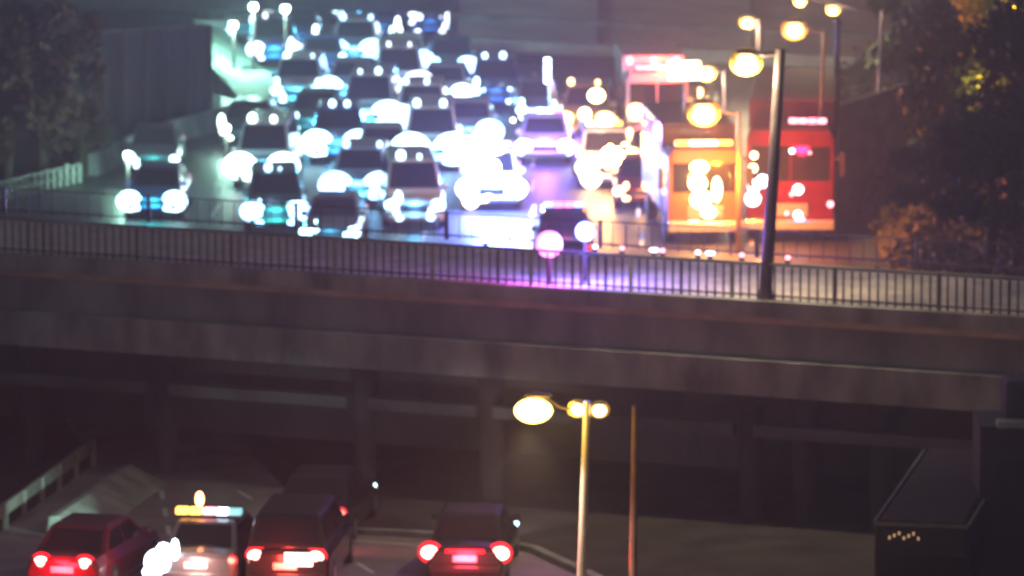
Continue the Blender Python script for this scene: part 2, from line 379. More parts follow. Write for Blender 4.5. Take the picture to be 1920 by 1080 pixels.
# ================================================================== VEGETATION
def foliage(mb, c, r, n, s):
    for _ in range(n):
        v = Vector((random.gauss(0, 1), random.gauss(0, 1), random.gauss(0, 1))).normalized() * random.random() ** .45
        p = Vector((c[0] + v.x * r[0], c[1] + v.y * r[1], c[2] + v.z * r[2]))
        e = [Vector((random.gauss(0, 1), random.gauss(0, 1), random.gauss(0, 1))).normalized() * s * random.uniform(.6, 1.3) for _ in range(2)]
        mb.bm.faces.new([mb.bm.verts.new(q) for q in (p - e[0], p + e[1] * .6, p + e[0], p - e[1] * .6)])
def tree(loc, h, r, label, m_=M_LEAF, nclump=16, cat='tree', n=150, s=.17, group=None):
    t = empty('tree' if cat == 'tree' else 'shrub', loc); tag(t, label, cat, group)
    q = MB(); q.tube([(0, 0, -.2), (.06, 0, h * .35), (-.03, .05, h * .6), (.05, 0, h * .85)], [h * .035 + .03, h * .028 + .02, h * .018 + .02, .02], 8)
    limbs = []
    for i in range(6):
        a = i * 1.05 + random.random(); z0 = h * random.uniform(.35, .65)
        e = Vector((math.cos(a) * r * .6, math.sin(a) * r * .6, z0 + h * .2)); limbs.append(e)
        q.tube([(0, 0, z0), e * .5 + Vector((0, 0, z0 * .5)), e], [h * .014 + .01, h * .01 + .008, .01], 6)
    q.build('trunk', M_BARK, t)
    q = MB()
    for i in range(nclump):
        a = random.uniform(0, 6.28); rr = r * random.uniform(.15, .75)
        foliage(q, (math.cos(a) * rr, math.sin(a) * rr, h * random.uniform(.22, .95)), (r * random.uniform(.25, .5),) * 2 + (h * random.uniform(.08, .16),), n, s)
    q.build('crown', m_, t); return t
# left, behind the sound wall (brownish dark trees)
LEFTL = ['brown-leaved tree in front of the sound wall at the far left edge', 'dark tree close by the sound wall, second from the left edge', 'thin dark tree at the sound wall, above the picket rail end', 'dark bushy tree above the left end of the jam']
for i, (px, h, r) in enumerate(((10, 6.5, 1.6), (75, 6.2, 1.7), (150, 5.4, 1.5), (-80, 7, 2))):
    p = gp(px, 352 - px * .1) + Vector((0, i * .4, 0)); tree(p, h, r, LEFTL[i] if i < 3 else 'large dark tree at the left edge behind the picket rail', mat('brown_leaf', (.09, .06, .035), .8, noise=.5), group='dark trees along the sound wall')
RT = [((1835, 215, 4.6), 3.0, 1.0, 'small round tree with yellow-lit leaves alone on the dark bank at the right', M_LEAF_LIT),
      ((1880, 110, 5.2), 4.2, 1.7, 'yellow-lit tree at the top right corner', M_LEAF_LIT),
      ((1760, 190, 3.0), 4.5, 1.6, 'dull olive tree left of the small yellow-lit tree', M_LEAF),
      ((1940, 330, 4.5), 6.0, 2.2, 'large black-green tree at the right edge of the bank', M_LEAF),
      ((1700, 250, 1.5), 3.4, 1.6, 'dark tree at the left end of the bank behind the bare posts', M_LEAF),
      ((1790, 290, 3.5), 4.2, 1.8, 'broad dark tree in the middle of the bank below the yellow-lit one', M_LEAF),
      ((1900, 240, 5.5), 4.6, 1.9, 'dark tree right of the small yellow-lit tree at the edge', M_LEAF),
      ((1760, 400, 2.4), 3.0, 1.5, 'dark tree low on the bank above the right end of the railing', M_LEAF),
      ((1860, 440, 3.6), 3.4, 1.6, 'dark tree on the bank below the large black-green tree', M_LEAF),
      ((1690, 90, 1.5), 4.5, 1.3, 'sparse brown-green tree between the lamp posts and the bank', M_LEAF),
      ((1800, 40, 4.0), 5, 1.8, 'dark tree at the top edge left of the yellow-lit corner tree', M_LEAF)]
for (px, py, z), h, r, lab, m_ in RT:
    p = gp(px, py, z); p.z -= .3
    tree(p, h, r, lab, m_, group='trees on the right bank', n=170, s=.13 if m_ is M_LEAF_LIT else .17)
small = at(1836, 158, 172); e = empty('path_lamp', (small.x, 172, 0)); tag(e, 'small yellow lamp glinting through leaves on the right bank', 'lamp')
q = MB(); q.tube([(0, 0, 0), (0, 0, small.z)], .04, 8); q.build('post', M_POLE, e)
q = MB(); q.blob((0, 0, small.z), (.09, .09, .12)); q.build('lens', glow('lamp_dim_yellow', (1, .75, .15), 2.5), e, smooth=True)
lamp('lamp_light', 'POINT', (0, -.4, small.z), (1, .72, .12), 45, e, .1)
tree((small.x + .1, 172.6, small.z - 2.3), 3.0, .8, 'small tree with yellow-lit leaves around the small bank lamp', M_LEAF_LIT, n=120, s=.12)
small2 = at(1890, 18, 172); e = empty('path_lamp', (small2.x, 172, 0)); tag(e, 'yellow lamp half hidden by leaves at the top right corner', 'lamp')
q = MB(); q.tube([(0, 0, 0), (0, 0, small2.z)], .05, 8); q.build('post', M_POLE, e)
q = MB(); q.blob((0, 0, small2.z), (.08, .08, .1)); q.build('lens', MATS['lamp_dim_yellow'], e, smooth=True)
tree((small2.x - .3, 172.9, small2.z - 3.2), 4.4, 1.5, 'yellow-lit tree around the half hidden corner lamp', M_LEAF_LIT, n=140, s=.14)
lamp('lamp_light', 'POINT', (0, -.6, small2.z), (1, .66, .12), 90, e, .1)
q = MB()
for i in range(950):
    X = 12.4 + 21 * random.random() ** 2; Y = random.uniform(160, 250)
    if i % 2: X = random.uniform(11.6, 16); Y = random.uniform(148, 200)
    X0_ = gp(1640, 330).x + (Y - 205) * 0.02
    foliage(q, (X, Y, min(1, max(0, X - X0_) / 14) ** .8 * 6.5 + .2), (.9, .9, .5), 16, .17)
tag(q.build('ground_cover', M_LEAF), kind='stuff')

# ================================================================== VEHICLES
g_hl = glow('headlight_white', (0.55, 0.90, 1.0), 6)
g_hlw = glow('headlight_warm', (1.0, 0.62, 0.25), 7)
g_tail = glow('tail_lamp_red', (1.0, 0.2, 0.15), 4.5)
g_tailb = glow('brake_lamp_bright', (1.0, 0.34, 0.28), 12)
g_dim = glow('tail_lamp_dim', (1.0, 0.05, 0.05), 2)
def make_car(kind, colour, facing='front', hl=g_hl, rl=.19, tl=g_dim, tr=.10, spread=.72, extra=False):
    """front towards -Y"""
    t = empty('car' if kind != 'van' else 'van')
    pm = paint(colour)
    if kind == 'sedan': Lc, wd, belt, top, gb, gr_, hood, trunk_ = 4.6, .9, .92, 1.44, (-1.15, 1.75), (-.35, 1.05), .82, .98
    elif kind == 'suv': Lc, wd, belt, top, gb, gr_, hood, trunk_ = 4.7, .95, 1.08, 1.75, (-1.2, 2.25), (-.55, 1.95), 1.0, 1.08
    else: Lc, wd, belt, top, gb, gr_, hood, trunk_ = 5.1, .98, 1.15, 2.05, (-1.8, 2.5), (-1.15, 2.4), 1.05, 1.15
    hl_ = Lc / 2
    def sec(y, w, z0, z1):
        c = .10
        return [(-w + .05, y, z0), (-w, y, z0 + .15), (-w, y, z1 - .22), (-w + c, y, z1 - .03), (0, y, z1 + .02), (w - c, y, z1 - .03), (w, y, z1 - .22), (w, y, z0 + .15), (w - .05, y, z0)]
    b = MB()
    st = [(-hl_, wd * .84, .32, hood * .80), (-hl_ + .12, wd * .93, .24, hood * .9), (-hl_ + .7, wd, .2, hood), (gb[0], wd, .18, belt), (0, wd + .01, .18, belt), (gb[1], wd, .18, belt if kind != 'sedan' else trunk_), (hl_ - .35, wd * .98, .2, trunk_), (hl_ - .08, wd * .93, .26, trunk_ - .05), (hl_, wd * .86, .34, trunk_ - .15)]
    b.loft([sec(*q) for q in st])
    wb, wr = wd - .09, wd - .24
    B = [(-wb, gb[0], belt - .03), (wb, gb[0], belt - .03), (wb, gb[1], belt - .03), (-wb, gb[1], belt - .03)]
    T = [(-wr, gr_[0], top - .05), (wr, gr_[0], top - .05), (wr, gr_[1], top - .05), (-wr, gr_[1], top - .05)]
    b.hexa(B + T)
    T2 = [(x * .86, y + (.12 if i < 2 else -.12), top) for i, (x, y, z) in enumerate(T)]
    b.hexa([(x, y, z) for x, y, z in T] + T2)
    b.build('body', pm, t, bevel=.03)
    q = MB(); q.panel(B[0], B[1], T[1], T[0], .06, .06, .1, .06); q.build('windshield', M_GLASS, t)
    q = MB(); q.panel(B[2], B[3], T[3], T[2], .08, .08, .14, .1); q.build('rear_window', M_GLASS, t)
    for A in ((B[1], B[2], T[2], T[1]), (B[3], B[0], T[0], T[3])):
        q = MB(); q.panel(*A, .07, .53, .14, .12); q.panel(*A, .52, .09, .14, .12); q.build('side_window', M_GLASS, t)
    for sx in (-1, 1):
        q = MB(); q.box(sx * wd - .1, sx * wd + .1, gb[0] + .15, gb[0] + .3, belt - .02, belt + .14); q.build('mirror', pm, t, bevel=.03)
        for y in (-hl_ + .85, hl_ - .9):
            w = MB(); w.tube([(sx * (wd - .2), y, .33), (sx * (wd + .01), y, .33)], .33, 18); wo = w.build('tyre', M_TYRE, t); wo.name = 'wheel'
            r = MB(); r.tube([(sx * (wd + .005), y, .33), (sx * (wd + .03), y, .33)], .2, 12); r.build('rim', M_RIM, wo)
        q = MB(); q.blob((sx * spread, -hl_ + .05, hood * .72), (rl, .09, rl * .82), 14, 8); q.build('headlight', hl, t, smooth=True)
        q = MB(); q.blob((sx * spread, hl_ - .06, trunk_ * .80), (tr * 1.25, .07, tr), 12, 8); q.build('tail_light', tl, t, smooth=True)
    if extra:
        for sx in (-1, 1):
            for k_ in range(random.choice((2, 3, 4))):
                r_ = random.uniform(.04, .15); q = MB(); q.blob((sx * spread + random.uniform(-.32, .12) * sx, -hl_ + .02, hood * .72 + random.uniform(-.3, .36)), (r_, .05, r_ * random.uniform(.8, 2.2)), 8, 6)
                q.build('sparkle_blob', hl, t, smooth=True)  # random glowing blobs, added to scatter sparkle around the headlights
            q = MB(); q.blob((sx * .5, -hl_ - .1, .38), (.14, .05, .09)); q.build('bumper_sparkle', hl, t, smooth=True)  # added for more points of light low on the front
        if kind != 'sedan':
            for x_, r_ in ((random.uniform(-.6, -.2), random.uniform(.07, .17)), (random.uniform(.1, .6), random.uniform(.05, .13))):
                q = MB(); q.blob((x_, gr_[0] + .1, top + .04 + r_ * .5), (r_, .07, r_ * 1.1)); q.build('roof_sparkle', hl, t, smooth=True)  # glowing blobs added above the roof as scattered stars of light
    q = MB(); q.box(-.42, .42, -hl_ - .03, -hl_ + .1, hood * .55, hood * .74)
    for i in range(4): q.box(-.40, .40, -hl_ - .045, -hl_ - .03, hood * .57 + i * .045, hood * .57 + i * .045 + .018)
    q.build('grille', M_TRIM, t)
    q = MB(); q.box(-wd * .86, wd * .86, -hl_ - .1, -hl_ + .12, .34, .48); q.build('front_bumper', pm, t, bevel=.04)
    q = MB(); q.box(-wd * .88, wd * .88, hl_ - .1, hl_ + .09, .36, .52); q.build('rear_bumper', pm, t, bevel=.04)
    q = MB(); q.box(-.26, .26, hl_ + .0, hl_ + .03, .60, .74) ; q.build('number_plate', M_PLATE, t)
    return t
GRP = 'oncoming cars stopped in the jam'
protos = {}
def jamcar(px, py, sp, kind, colour, label, warm=False, big=1.0, yaw=0):
    if 590 < px < 900 and py > 85 and big > .95: big = round(big * 1.3, 2)
    """px,py = midpoint between the headlights"""
    key = (kind, colour, warm, big)
    first = key not in protos
    HLV = [g_hl, glow('headlight_neutral', (.8, 1, .9), 6), glow('headlight_blue_white', (.35, .6, 1), 7), glow('headlight_soft', (.8, .9, 1), 4), g_hl]
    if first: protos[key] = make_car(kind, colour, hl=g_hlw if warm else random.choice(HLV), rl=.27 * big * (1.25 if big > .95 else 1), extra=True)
    c = protos[key] if first else copy_tree(protos[key])
    z = .72; p = gp(px, py, z)
    c.location = (p.x, p.y + 2.3, 0); c.rotation_euler = (0, 0, R(yaw)); tag(c, label, 'car' if kind != 'van' else 'van', GRP)
    t = max(0, min(1, (px - 250) / 600)); hc = (.05 + .07 * t, .85 - .42 * t, .80 + .2 * t) if not warm else (1, .5, .15)
    lamp('halo_light', 'POINT', (0, -2.75, .75), hc, 105 * big ** 1.6, c, .25); return c  # added light for the haze halo, tinted by position across the jam
ORD = ['first', 'second', 'third', 'fourth', 'fifth', 'sixth', 'seventh', 'eighth', 'ninth', 'tenth']
ROWS = [  # rows of the jam from the overpass back: (px, py, kind, colour, warm, big)
 [(290, 370, 'sedan', 'blue', 0, 1.25), (510, 396, 'suv', 'green', 0, 1.2), (625, 428, 'sedan', 'grey', 0, .85), (769, 386, 'van', 'white', 0, .9)],
 [(285, 292, 'sedan', 'grey', 0, .7), (497, 312, 'van', 'silver', 0, 1.7), (676, 348, 'suv', 'silver', 0, 1.3), (1205, 352, 'sedan', 'maroon', 1, .8)],
 [(465, 240, 'sedan', 'black', 0, .6), (632, 268, 'suv', 'blue', 0, 1.3), (715, 290, 'sedan', 'silver', 0, 1.1), (808, 280, 'van', 'white', 0, 1.6)],
 [(590, 222, 'sedan', 'green', 0, .9), (695, 215, 'van', 'silver', 0, 1.4), (790, 222, 'suv', 'white', 0, 1.4), (880, 240, 'sedan', 'silver', 0, 1.2), (1105, 225, 'suv', 'tan', 1, 1.1), (1225, 298, 'sedan', 'tan', 1, 1)],
 [(560, 170, 'suv', 'white', 0, .9), (660, 160, 'sedan', 'silver', 0, 1.3), (745, 160, 'van', 'white', 0, 1.5), (835, 170, 'sedan', 'white', 0, 1.1), (1010, 200, 'sedan', 'grey', 0, .8), (1180, 205, 'sedan', 'maroon', 1, .8), (1288, 190, 'suv', 'tan', 1, .7)],
 [(508, 92, 'suv', 'blue', 0, 1.15), (600, 115, 'sedan', 'blue', 0, .6), (665, 95, 'suv', 'silver', 0, 1.3), (757, 112, 'sedan', 'white', 0, 1.4), (845, 118, 'sedan', 'green', 0, 1.1), (930, 172, 'suv', 'blue', 0, .7)],
 [(458, 46, 'sedan', 'grey', 0, .45), (555, 60, 'sedan', 'blue', 0, .6), (708, 45, 'sedan', 'blue', 0, .6), (800, 42, 'suv', 'blue', 0, .5)],
 [(505, 12, 'suv', 'grey', 0, .7), (655, 14, 'sedan', 'grey', 0, .5)],
]
for ri, row in enumerate(ROWS):
    for ci, (px, py, kd, co, wm, bg_) in enumerate(row):
        rowtxt = 'front row of the jam' if ri == 0 else ('last row of the jam' if ri == len(ROWS) - 1 else '%s row of the jam' % ORD[ri])
        jamcar(px, py, 90, kd, co, '%s %s, headlights on, %s from left in %s' % (co, kd if kd != 'suv' else 'tall estate', ORD[ci], rowtxt), bool(wm), bg_, random.uniform(-4, 4))
# bright bumper and plate of the white van in front
p = gp(769, 438, .35)

# ------------------------------------------------------------------ emergency vehicles
def beacon_bar(par, x0, x1, y, z, mats, name='light_bar'):
    q = MB(); q.box(x0 - .03, x1 + .03, y - .13, y + .13, z, z + .06); b = q.build(name, M_TRIM, par)
    n = len(mats)
    for i, m_ in enumerate(mats):
        q = MB(); a = x0 + (x1 - x0) * i / n; q.box(a + .02, a + (x1 - x0) / n - .02, y - .12, y + .12, z + .062, z + .2); q.build('beacon', m_, b, bevel=.02)
g_red = glow('beacon_red', (1, .10, .14), 14); g_pink = glow('beacon_pink', (1, .34, .42), 5); g_blue = glow('beacon_blue', (.3, .42, 1), 5)
g_mag = glow('beacon_magenta', (1, .25, .8), 4); g_amb = glow('beacon_amber', (1, .42, .06), 7); g_flood = glow('floodlight_white', (1, .82, .45), 8)
g_cool = glow('floodlight_cool', (.7, .85, 1), 8)
def truck(name, colour, w, h, L_, cab=2.0):
    """front towards -Y, box body behind a cab"""
    t = empty(name); pm = paint(colour) if colour in PAINTS else MATS[colour]
    q = MB(); q.loft([[(-w, y, .5), (-w, y, z1 - .25), (-w + .15, y, z1), (w - .15, y, z1), (w, y, z1 - .25), (w, y, .5)] for y, z1 in ((0, h * .72), (.08, h * .84), (cab, h * .84))]); q.build('cab', pm, t, bevel=.04)
    q = MB(); q.box(-w, w, cab + .12, L_, .75, h); q.box(-w + .2, w - .2, .3, L_ - .2, .45, .745); q.build('box_body', pm, t, bevel=.04)
    q = MB(); q.box(-w + .14, -.03, -.02, .03, h * .46, h * .72); q.box(.03, w - .14, -.02, .03, h * .46, h * .72); q.build('windshield', M_GLASS, t)
    for sx in (-1, 1):
        q = MB(); q.box(sx * w - .01 if sx > 0 else -w - .015, sx * w + .015 if sx > 0 else -w + .01, .45, 1.5, h * .46, h * .7); q.build('side_window', M_GLASS, t)
        q = MB(); q.bar((sx * w, .1, h * .62), (sx * (w + .25), -.05, h * .64), .04); q.box(sx * (w + .25) - .08, sx * (w + .25) + .08, -.12, -.04, h * .5, h * .68); q.build('mirror', M_TRIM, t)
        for y in (.95, L_ - 1.6):
            q = MB(); q.tube([(sx * (w - .3), y, .48), (sx * (w + .01), y, .48)], .48, 18); wo = q.build('wheel', M_TYRE, t)
            q = MB(); q.tube([(sx * w, y, .48), (sx * (w + .04), y, .48)], .26, 12); q.build('rim', M_RIM, wo)
        q = MB()
        for i in range(4):
            y0 = cab + .4 + i * (L_ - cab - .6) / 4
            q.box(sx * w - .01, sx * w + .02, y0, y0 + (L_ - cab - .6) / 4 - .12, .9, h * .62) if sx > 0 else q.box(-w - .02, -w + .01, y0, y0 + (L_ - cab - .6) / 4 - .12, .9, h * .62)
        q.build('locker_door', M_STEEL, t)
    q = MB(); q.box(-w - .03, w + .03, -.35, .02, .42, .72); q.build('bumper', M_CHROME, t, bevel=.04)
    q = MB(); q.box(-.55, .55, -.04, .01, .8, 1.2)
    for i in range(6): q.box(-.52, .52, -.06, -.04, .83 + i * .06, .855 + i * .06)
    q.build('grille', M_CHROME, t)
    return t
# big red fire truck
mat('fire_truck_paint', (.10, .006, .016), .75, 0, noise=.3, spec=.1)
ft = truck('fire_truck', 'fire_truck_paint', 1.35, 4.15, 11.0); p = gp(1478, 445); ft.location = (p.x, p.y - 1.0, 0); ft.rotation_euler = (0, 0, R(-4))
tag(ft, 'big red fire truck with pink roof lights at the right end of the jam', 'fire truck')
beacon_bar(ft, -.1, 1.1, 1.2, 3.5, [g_pink, g_pink, g_red, g_pink])
for (x, z, r, m_) in ((-1.15, 1.35, .24, g_cool), (-1.12, 1.75, .2, g_cool), (-.85, 1.9, .2, g_cool), (-1.15, 2.3, .14, g_flood), (-1.12, 2.7, .12, g_flood), (-.5, 2.75, .07, g_pink), (.05, 2.85, .08, g_cool), (.25, 1.65, .16, g_cool), (.05, 1.5, .07, g_pink), (.25, .85, .13, g_cool), (.38, .6, .15, g_cool), (-.1, .9, .06, g_pink), (1.25, 1.2, .1, g_pink), (.6, 2.8, .05, g_pink), (1.1, .5, .07, g_red), (-.9, .5, .07, g_red)):
    q = MB(); q.blob((x, -.08, z), (r, .07, r), 12, 8); q.build('headlight', m_, ft, smooth=True)
q = MB()
for sx in (-.35, .35): q.bar((sx, 1.2, 3.4), (sx, 8.2, 3.55), .07, .12)
for i in range(18): q.bar((-.35, 1.4 + i * .38, 3.41 + i * .008), (.35, 1.4 + i * .38, 3.41 + i * .008), .04)
q.build('ladder', M_STEEL, ft)
q = MB(); q.box(.1, .8, 8.0, 8.3, 3.31, 3.5); q.build('beacon', g_pink, ft)
lamp('red_beacon_light', 'POINT', (.3, -2.6, 2.6), (1, .01, .06), 480, ft, .2)
# amber-lit box rescue truck
mat('orange_truck_paint', (.22, .05, .01), .6, .1, noise=.08, coat=.5)
rt = truck('rescue_truck', 'orange_truck_paint', 1.15, 3.5, 7.5, 1.8); p = gp(1318, 440); rt.location = (p.x, p.y - 2.0, 0); rt.rotation_euler = (0, 0, R(5))
tag(rt, 'orange box rescue truck under amber beacons and floodlights, left of the red fire truck', 'rescue truck')
beacon_bar(rt, -.9, .9, .5, 2.95, [g_amb, g_flood, g_flood, g_amb])
for (x, z, rx, rz) in ((-.25, 1.9, .3, .26), (-.15, 1.4, .34, .3), (-.2, 2.4, .3, .2), (.35, 1.7, .16, .4), (-.35, .6, .40, .14), (.1, 1.0, .25, .2)):
    q = MB(); q.blob((x, -.09, z), (rx, .08, rz), 14, 8); q.build('floodlight', g_flood, rt, smooth=True)
q = MB(); q.tube([(-.3, 3, 3.0), (-.3, 3, 5.0)], .05, 8); q.build('mast', M_STEEL, rt)
q = MB(); q.box(-.85, .2, 2.9, 3.05, 4.75, 5.35); q.build('floodlight', g_flood, rt, bevel=.08)
lamp('amber_beacon_light', 'POINT', (.6, -2.2, 2.4), (1, .26, .01), 3600, rt, .2)
lamp('flood_light', 'POINT', (-.3, -.4, 2.0), (1, .5, .1), 400, rt, .2)
# ambulance behind with red roof lamps
am = truck('ambulance', 'white', 1.1, 2.8, 5.8, 1.6); p = gp(1232, 262); am.location = (p.x, p.y, 0); am.rotation_euler = (0, 0, R(3))
tag(am, 'white ambulance with red corner lamps, behind and left of the orange rescue truck', 'ambulance')
beacon_bar(am, -.75, .75, .4, 2.37, [g_red, g_pink, g_flood, g_red])
for x in (-.85, .0, .8):
    q = MB(); q.blob((x, 1.62, 2.62), (.11, .06, .16), 10, 6); q.build('corner_lamp', g_pink, am, smooth=True)
for x, r in ((-.75, .3), (.75, .17)):
    q = MB(); q.blob((x, -.08, 1.0), (r, .08, r), 12, 8); q.build('headlight', g_hlw, am, smooth=True)
lamp('red_lamp', 'POINT', (.2, -.6, 3.0), (1, .05, .02), 900, am, .2)
# police cars
def police(px, py, kd, co, label, mats, hlm, rl, yaw=0):
    c = make_car(kd, co, hl=hlm, rl=rl); c.name = 'police_car'
    p = gp(px, py, .75); c.location = (p.x, p.y + 2.3, 0); c.rotation_euler = (0, 0, R(yaw)); tag(c, label, 'police car')
    top = 1.44 if kd == 'sedan' else 1.75
    beacon_bar(c, -.62, .62, .1, top, mats); return c
pc = police(922, 352, 'suv', 'white', 'white police car with dazzling floodlights in the brightest spot of the jam', [g_blue, g_flood, g_flood, g_blue], g_cool, .45)
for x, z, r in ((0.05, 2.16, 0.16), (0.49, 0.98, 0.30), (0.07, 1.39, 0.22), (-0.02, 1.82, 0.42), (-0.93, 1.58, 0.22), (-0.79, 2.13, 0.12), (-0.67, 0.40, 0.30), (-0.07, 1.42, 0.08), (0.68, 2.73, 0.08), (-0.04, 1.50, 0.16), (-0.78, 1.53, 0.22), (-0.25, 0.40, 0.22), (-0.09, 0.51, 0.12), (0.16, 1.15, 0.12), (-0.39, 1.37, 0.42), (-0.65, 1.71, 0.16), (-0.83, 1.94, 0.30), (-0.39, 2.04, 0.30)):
    q = MB(); q.blob((x, -.6 if z > 1.8 else -2.3, z), (r, .1, r * (1.0 + .5 * math.sin(x * 9))), 14, 8); q.build('glare_blob', g_flood, pc, smooth=True)  # glowing blobs scattered over the front to spread the white glare
lamp('spot_glare', 'POINT', (0, -2.6, 1.3), (.06, .13, 1), 8000, pc, .5)
lamp('spot_glare', 'POINT', (.9, -2.8, 1.8), (.75, .9, 1), 1500, pc, .5)
pc2 = police(1135, 312, 'suv', 'white', 'white police car with dazzling warm floodlights, left of the orange rescue truck', [g_flood, g_blue, g_flood, g_amb], g_flood, .4, 3)
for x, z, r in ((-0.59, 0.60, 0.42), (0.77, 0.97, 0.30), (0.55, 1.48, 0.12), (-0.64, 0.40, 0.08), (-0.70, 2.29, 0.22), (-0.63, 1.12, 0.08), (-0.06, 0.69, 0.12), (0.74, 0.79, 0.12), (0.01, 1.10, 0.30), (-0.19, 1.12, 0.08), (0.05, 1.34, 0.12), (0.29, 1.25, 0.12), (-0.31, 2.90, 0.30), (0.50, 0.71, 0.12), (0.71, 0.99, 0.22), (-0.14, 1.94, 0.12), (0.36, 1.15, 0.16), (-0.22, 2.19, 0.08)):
    q = MB(); q.blob((x, -.6 if z > 1.8 else -2.3, z), (r, .1, r * (1.0 + .5 * math.sin(x * 9))), 14, 8); q.build('glare_blob', g_flood, pc2, smooth=True)  # same scattered glowing blobs, added to widen the glare
lamp('spot_glare', 'POINT', (0, -2.6, 1.4), (1, .40, .08), 1800, pc2, .5)
pc3 = police(1022, 268, 'sedan', 'white', 'white police car between and behind the two dazzling police cars', [g_blue, g_cool, g_cool, g_mag], g_cool, .34)
lamp('spot_glare', 'POINT', (0, -2.6, 1.2), (.25, .10, 1), 900, pc3, .4)
# front police car by the railing, blue and magenta lamps
pc4 = police(1058, 455, 'sedan', 'black', 'dark police car with one magenta and one blue lamp blazing just behind the railing', [g_blue, g_mag, g_mag, g_blue], g_dim, .12)
pf = far(1030) - Nn * .0
# mast-mounted lamp
lt = empty('light_mast', gp(1040, 262)); tag(lt, 'slim white lighting mast leaning above the police cars in the middle of the jam', 'light tower')
q = MB(); q.tube([(0, 0, 0), (-.15, 0, 1.4), (-.25, 0, 2.5)], [.12, .08, .05], 8); q.build('mast', M_CHROME, lt)
q = MB(); q.box(-.37, -.14, -.12, .05, 2.0, 2.9); q.build('lamp_head', g_cool, lt, bevel=.03)
q = MB(); q.box(-.35, .35, -.4, .5, .02, .7); q.build('generator', paint('white'), lt, bevel=.05)
q = MB(); q.bar((.25, -.05, .7), (-.2, -.05, 2.3), .05); q.bar((.5, -.05, .1), (-.1, -.05, 2.1), .05); q.build('stay', M_CHROME, lt)
# beacons standing on the deck edge: magenta flare lamp and blue lamp
def road_beacon(px, py, Y, r, m_, label, col, pw):
    p = at(px, py, Y); b = empty('beacon_lamp', (p.x, p.y, ZD)); tag(b, label, 'beacon lamp')
    h = p.z - ZD
    q = MB(); q.tube([(0, 0, 0), (0, 0, .05), (0, 0, max(.08, h - r))], [.16, .06, .04], 10); q.build('stand', M_TRIM, b)
    q = MB(); q.blob((0, 0, h), (r, r * .8, r), 14, 10); q.build('lens', m_, b, smooth=True)
    lamp('beacon_glow', 'POINT', (0, -.3, h), col, pw, b, r)
    return b
road_beacon(1030, 458, (near(1030) + Nn * 1.3).y, .32, g_mag, 'magenta flashing lamp shining above the railing in the centre', (1, .06, .75), 650)
road_beacon(1097, 434, (near(1097) + Nn * 2.2).y, .24, g_blue, 'pale blue flashing lamp just right of the magenta lamp', (.10, .14, 1), 1500)

# ------------------------------------------------------------------ foreground cars, seen from behind
def fg(px, py, z, kind, colour, label, yaw, tl, tr, spread, name='car'):
    c = make_car(kind, colour, hl=g_hl, rl=.1, tl=tl, tr=tr * .58, spread=spread)
    p = gp(px, py, z)
    a = R(180 + yaw); off = Matrix.Rotation(a, 3, 'Z') @ Vector((0, 2.25, 0))
    if tl is g_tailb or tl is g_tail:
        g_halo = glow('red_halo_glow', (1, .02, .04), 1.3)  # glowing red outer blobs, added as the flare halo around tail lamps
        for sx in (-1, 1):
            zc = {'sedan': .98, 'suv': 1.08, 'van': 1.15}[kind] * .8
            q = MB(); q.blob((sx * spread, 2.2, zc), (tr * 1.05, .05, tr * .95), 14, 8); q.build('halo_blob', g_halo, c, smooth=True)
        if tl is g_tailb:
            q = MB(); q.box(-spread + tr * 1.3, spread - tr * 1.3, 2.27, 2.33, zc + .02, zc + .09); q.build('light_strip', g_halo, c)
    c.location = (p.x - off.x, p.y - off.y, 0); c.rotation_euler = (0, 0, a); tag(c, label, 'car' if kind != 'van' else 'van')
    return c
A = fg(118, 1058, .78, 'sedan', 'maroon', 'dark red saloon with two round tail lamps at the bottom left corner', -14, g_tailb, .25, .5)
C_ = fg(536, 1044, .86, 'suv', 'black', 'dark tall car seen from behind with a bright centre panel, middle of the foreground queue', -6, g_tailb, .25, .66)
q = MB(); q.box(-.62, -.02, 2.5, 2.57, .72, 1.0); q.build('brake_panel', g_tailb, C_).location.x = 0
Dc = fg(872, 1034, .82, 'sedan', 'black', 'black saloon with two blazing upright brake lamps, right end of the foreground queue', -4, g_tailb, .27, .78)
E_ = fg(580, 960, .8, 'sedan', 'black', 'black saloon ahead of the dark van, one tail lamp showing each side', -8, g_tail, .15, .72)
B_ = fg(368, 1048, .8, 'sedan', 'grey', 'grey saloon car with amber and blue-white roof lamps and a glaring left lamp', -8, g_tail, .12, .78)
beacon_bar(B_, -.75, .75, .75, 1.45, [glow('beacon_teal', (.3, .8, .9), 1.2), g_cool, g_pink, g_amb, g_amb])
q = MB(); q.blob((.85, 2.34, .72), (.3, .1, .3), 14, 8); q.blob((.7, 2.34, .95), (.2, .1, .22)); q.blob((.45, 2.36, 1.02), (.1, .08, .25)); q.blob((.95, 2.34, .5), (.25, .1, .15)); q.build('reversing_lamp', g_cool, B_, smooth=True)
q = MB(); q.blob((.2, .8, 1.85), (.1, .1, .18), 10, 6); q.build('beacon', glow('beacon_orange', (1, .3, .12), 14), B_, smooth=True)
for c, col, pw in ((A, (1, .03, .05), 230), (C_, (1, .05, .03), 230), (Dc, (1, .03, .06), 320), (B_, (1, .5, .4), 90), (E_, (1, .1, .1), 70)):
    lamp('brake_glow', 'POINT', (0, 2.75, .8), col, pw, c, .25)
bpy.context.view_layer.update()
aim_ = A.matrix_world.inverted() @ gp(150, 960, .5)
lamp('beam', 'SPOT', (-.6, -2.6, .7), (.55, 1, .78), 1500, A, .12, 32, aim_)
lamp('beam', 'SPOT', (0, -2.5, .7), (.8, 1, .9), 400, B_, .12, 50, (0, -9, .1))
lamp('beam', 'SPOT', (0, -2.5, .7), (1, .95, .9), 300, Dc, .12, 70, (0, -9, 0))
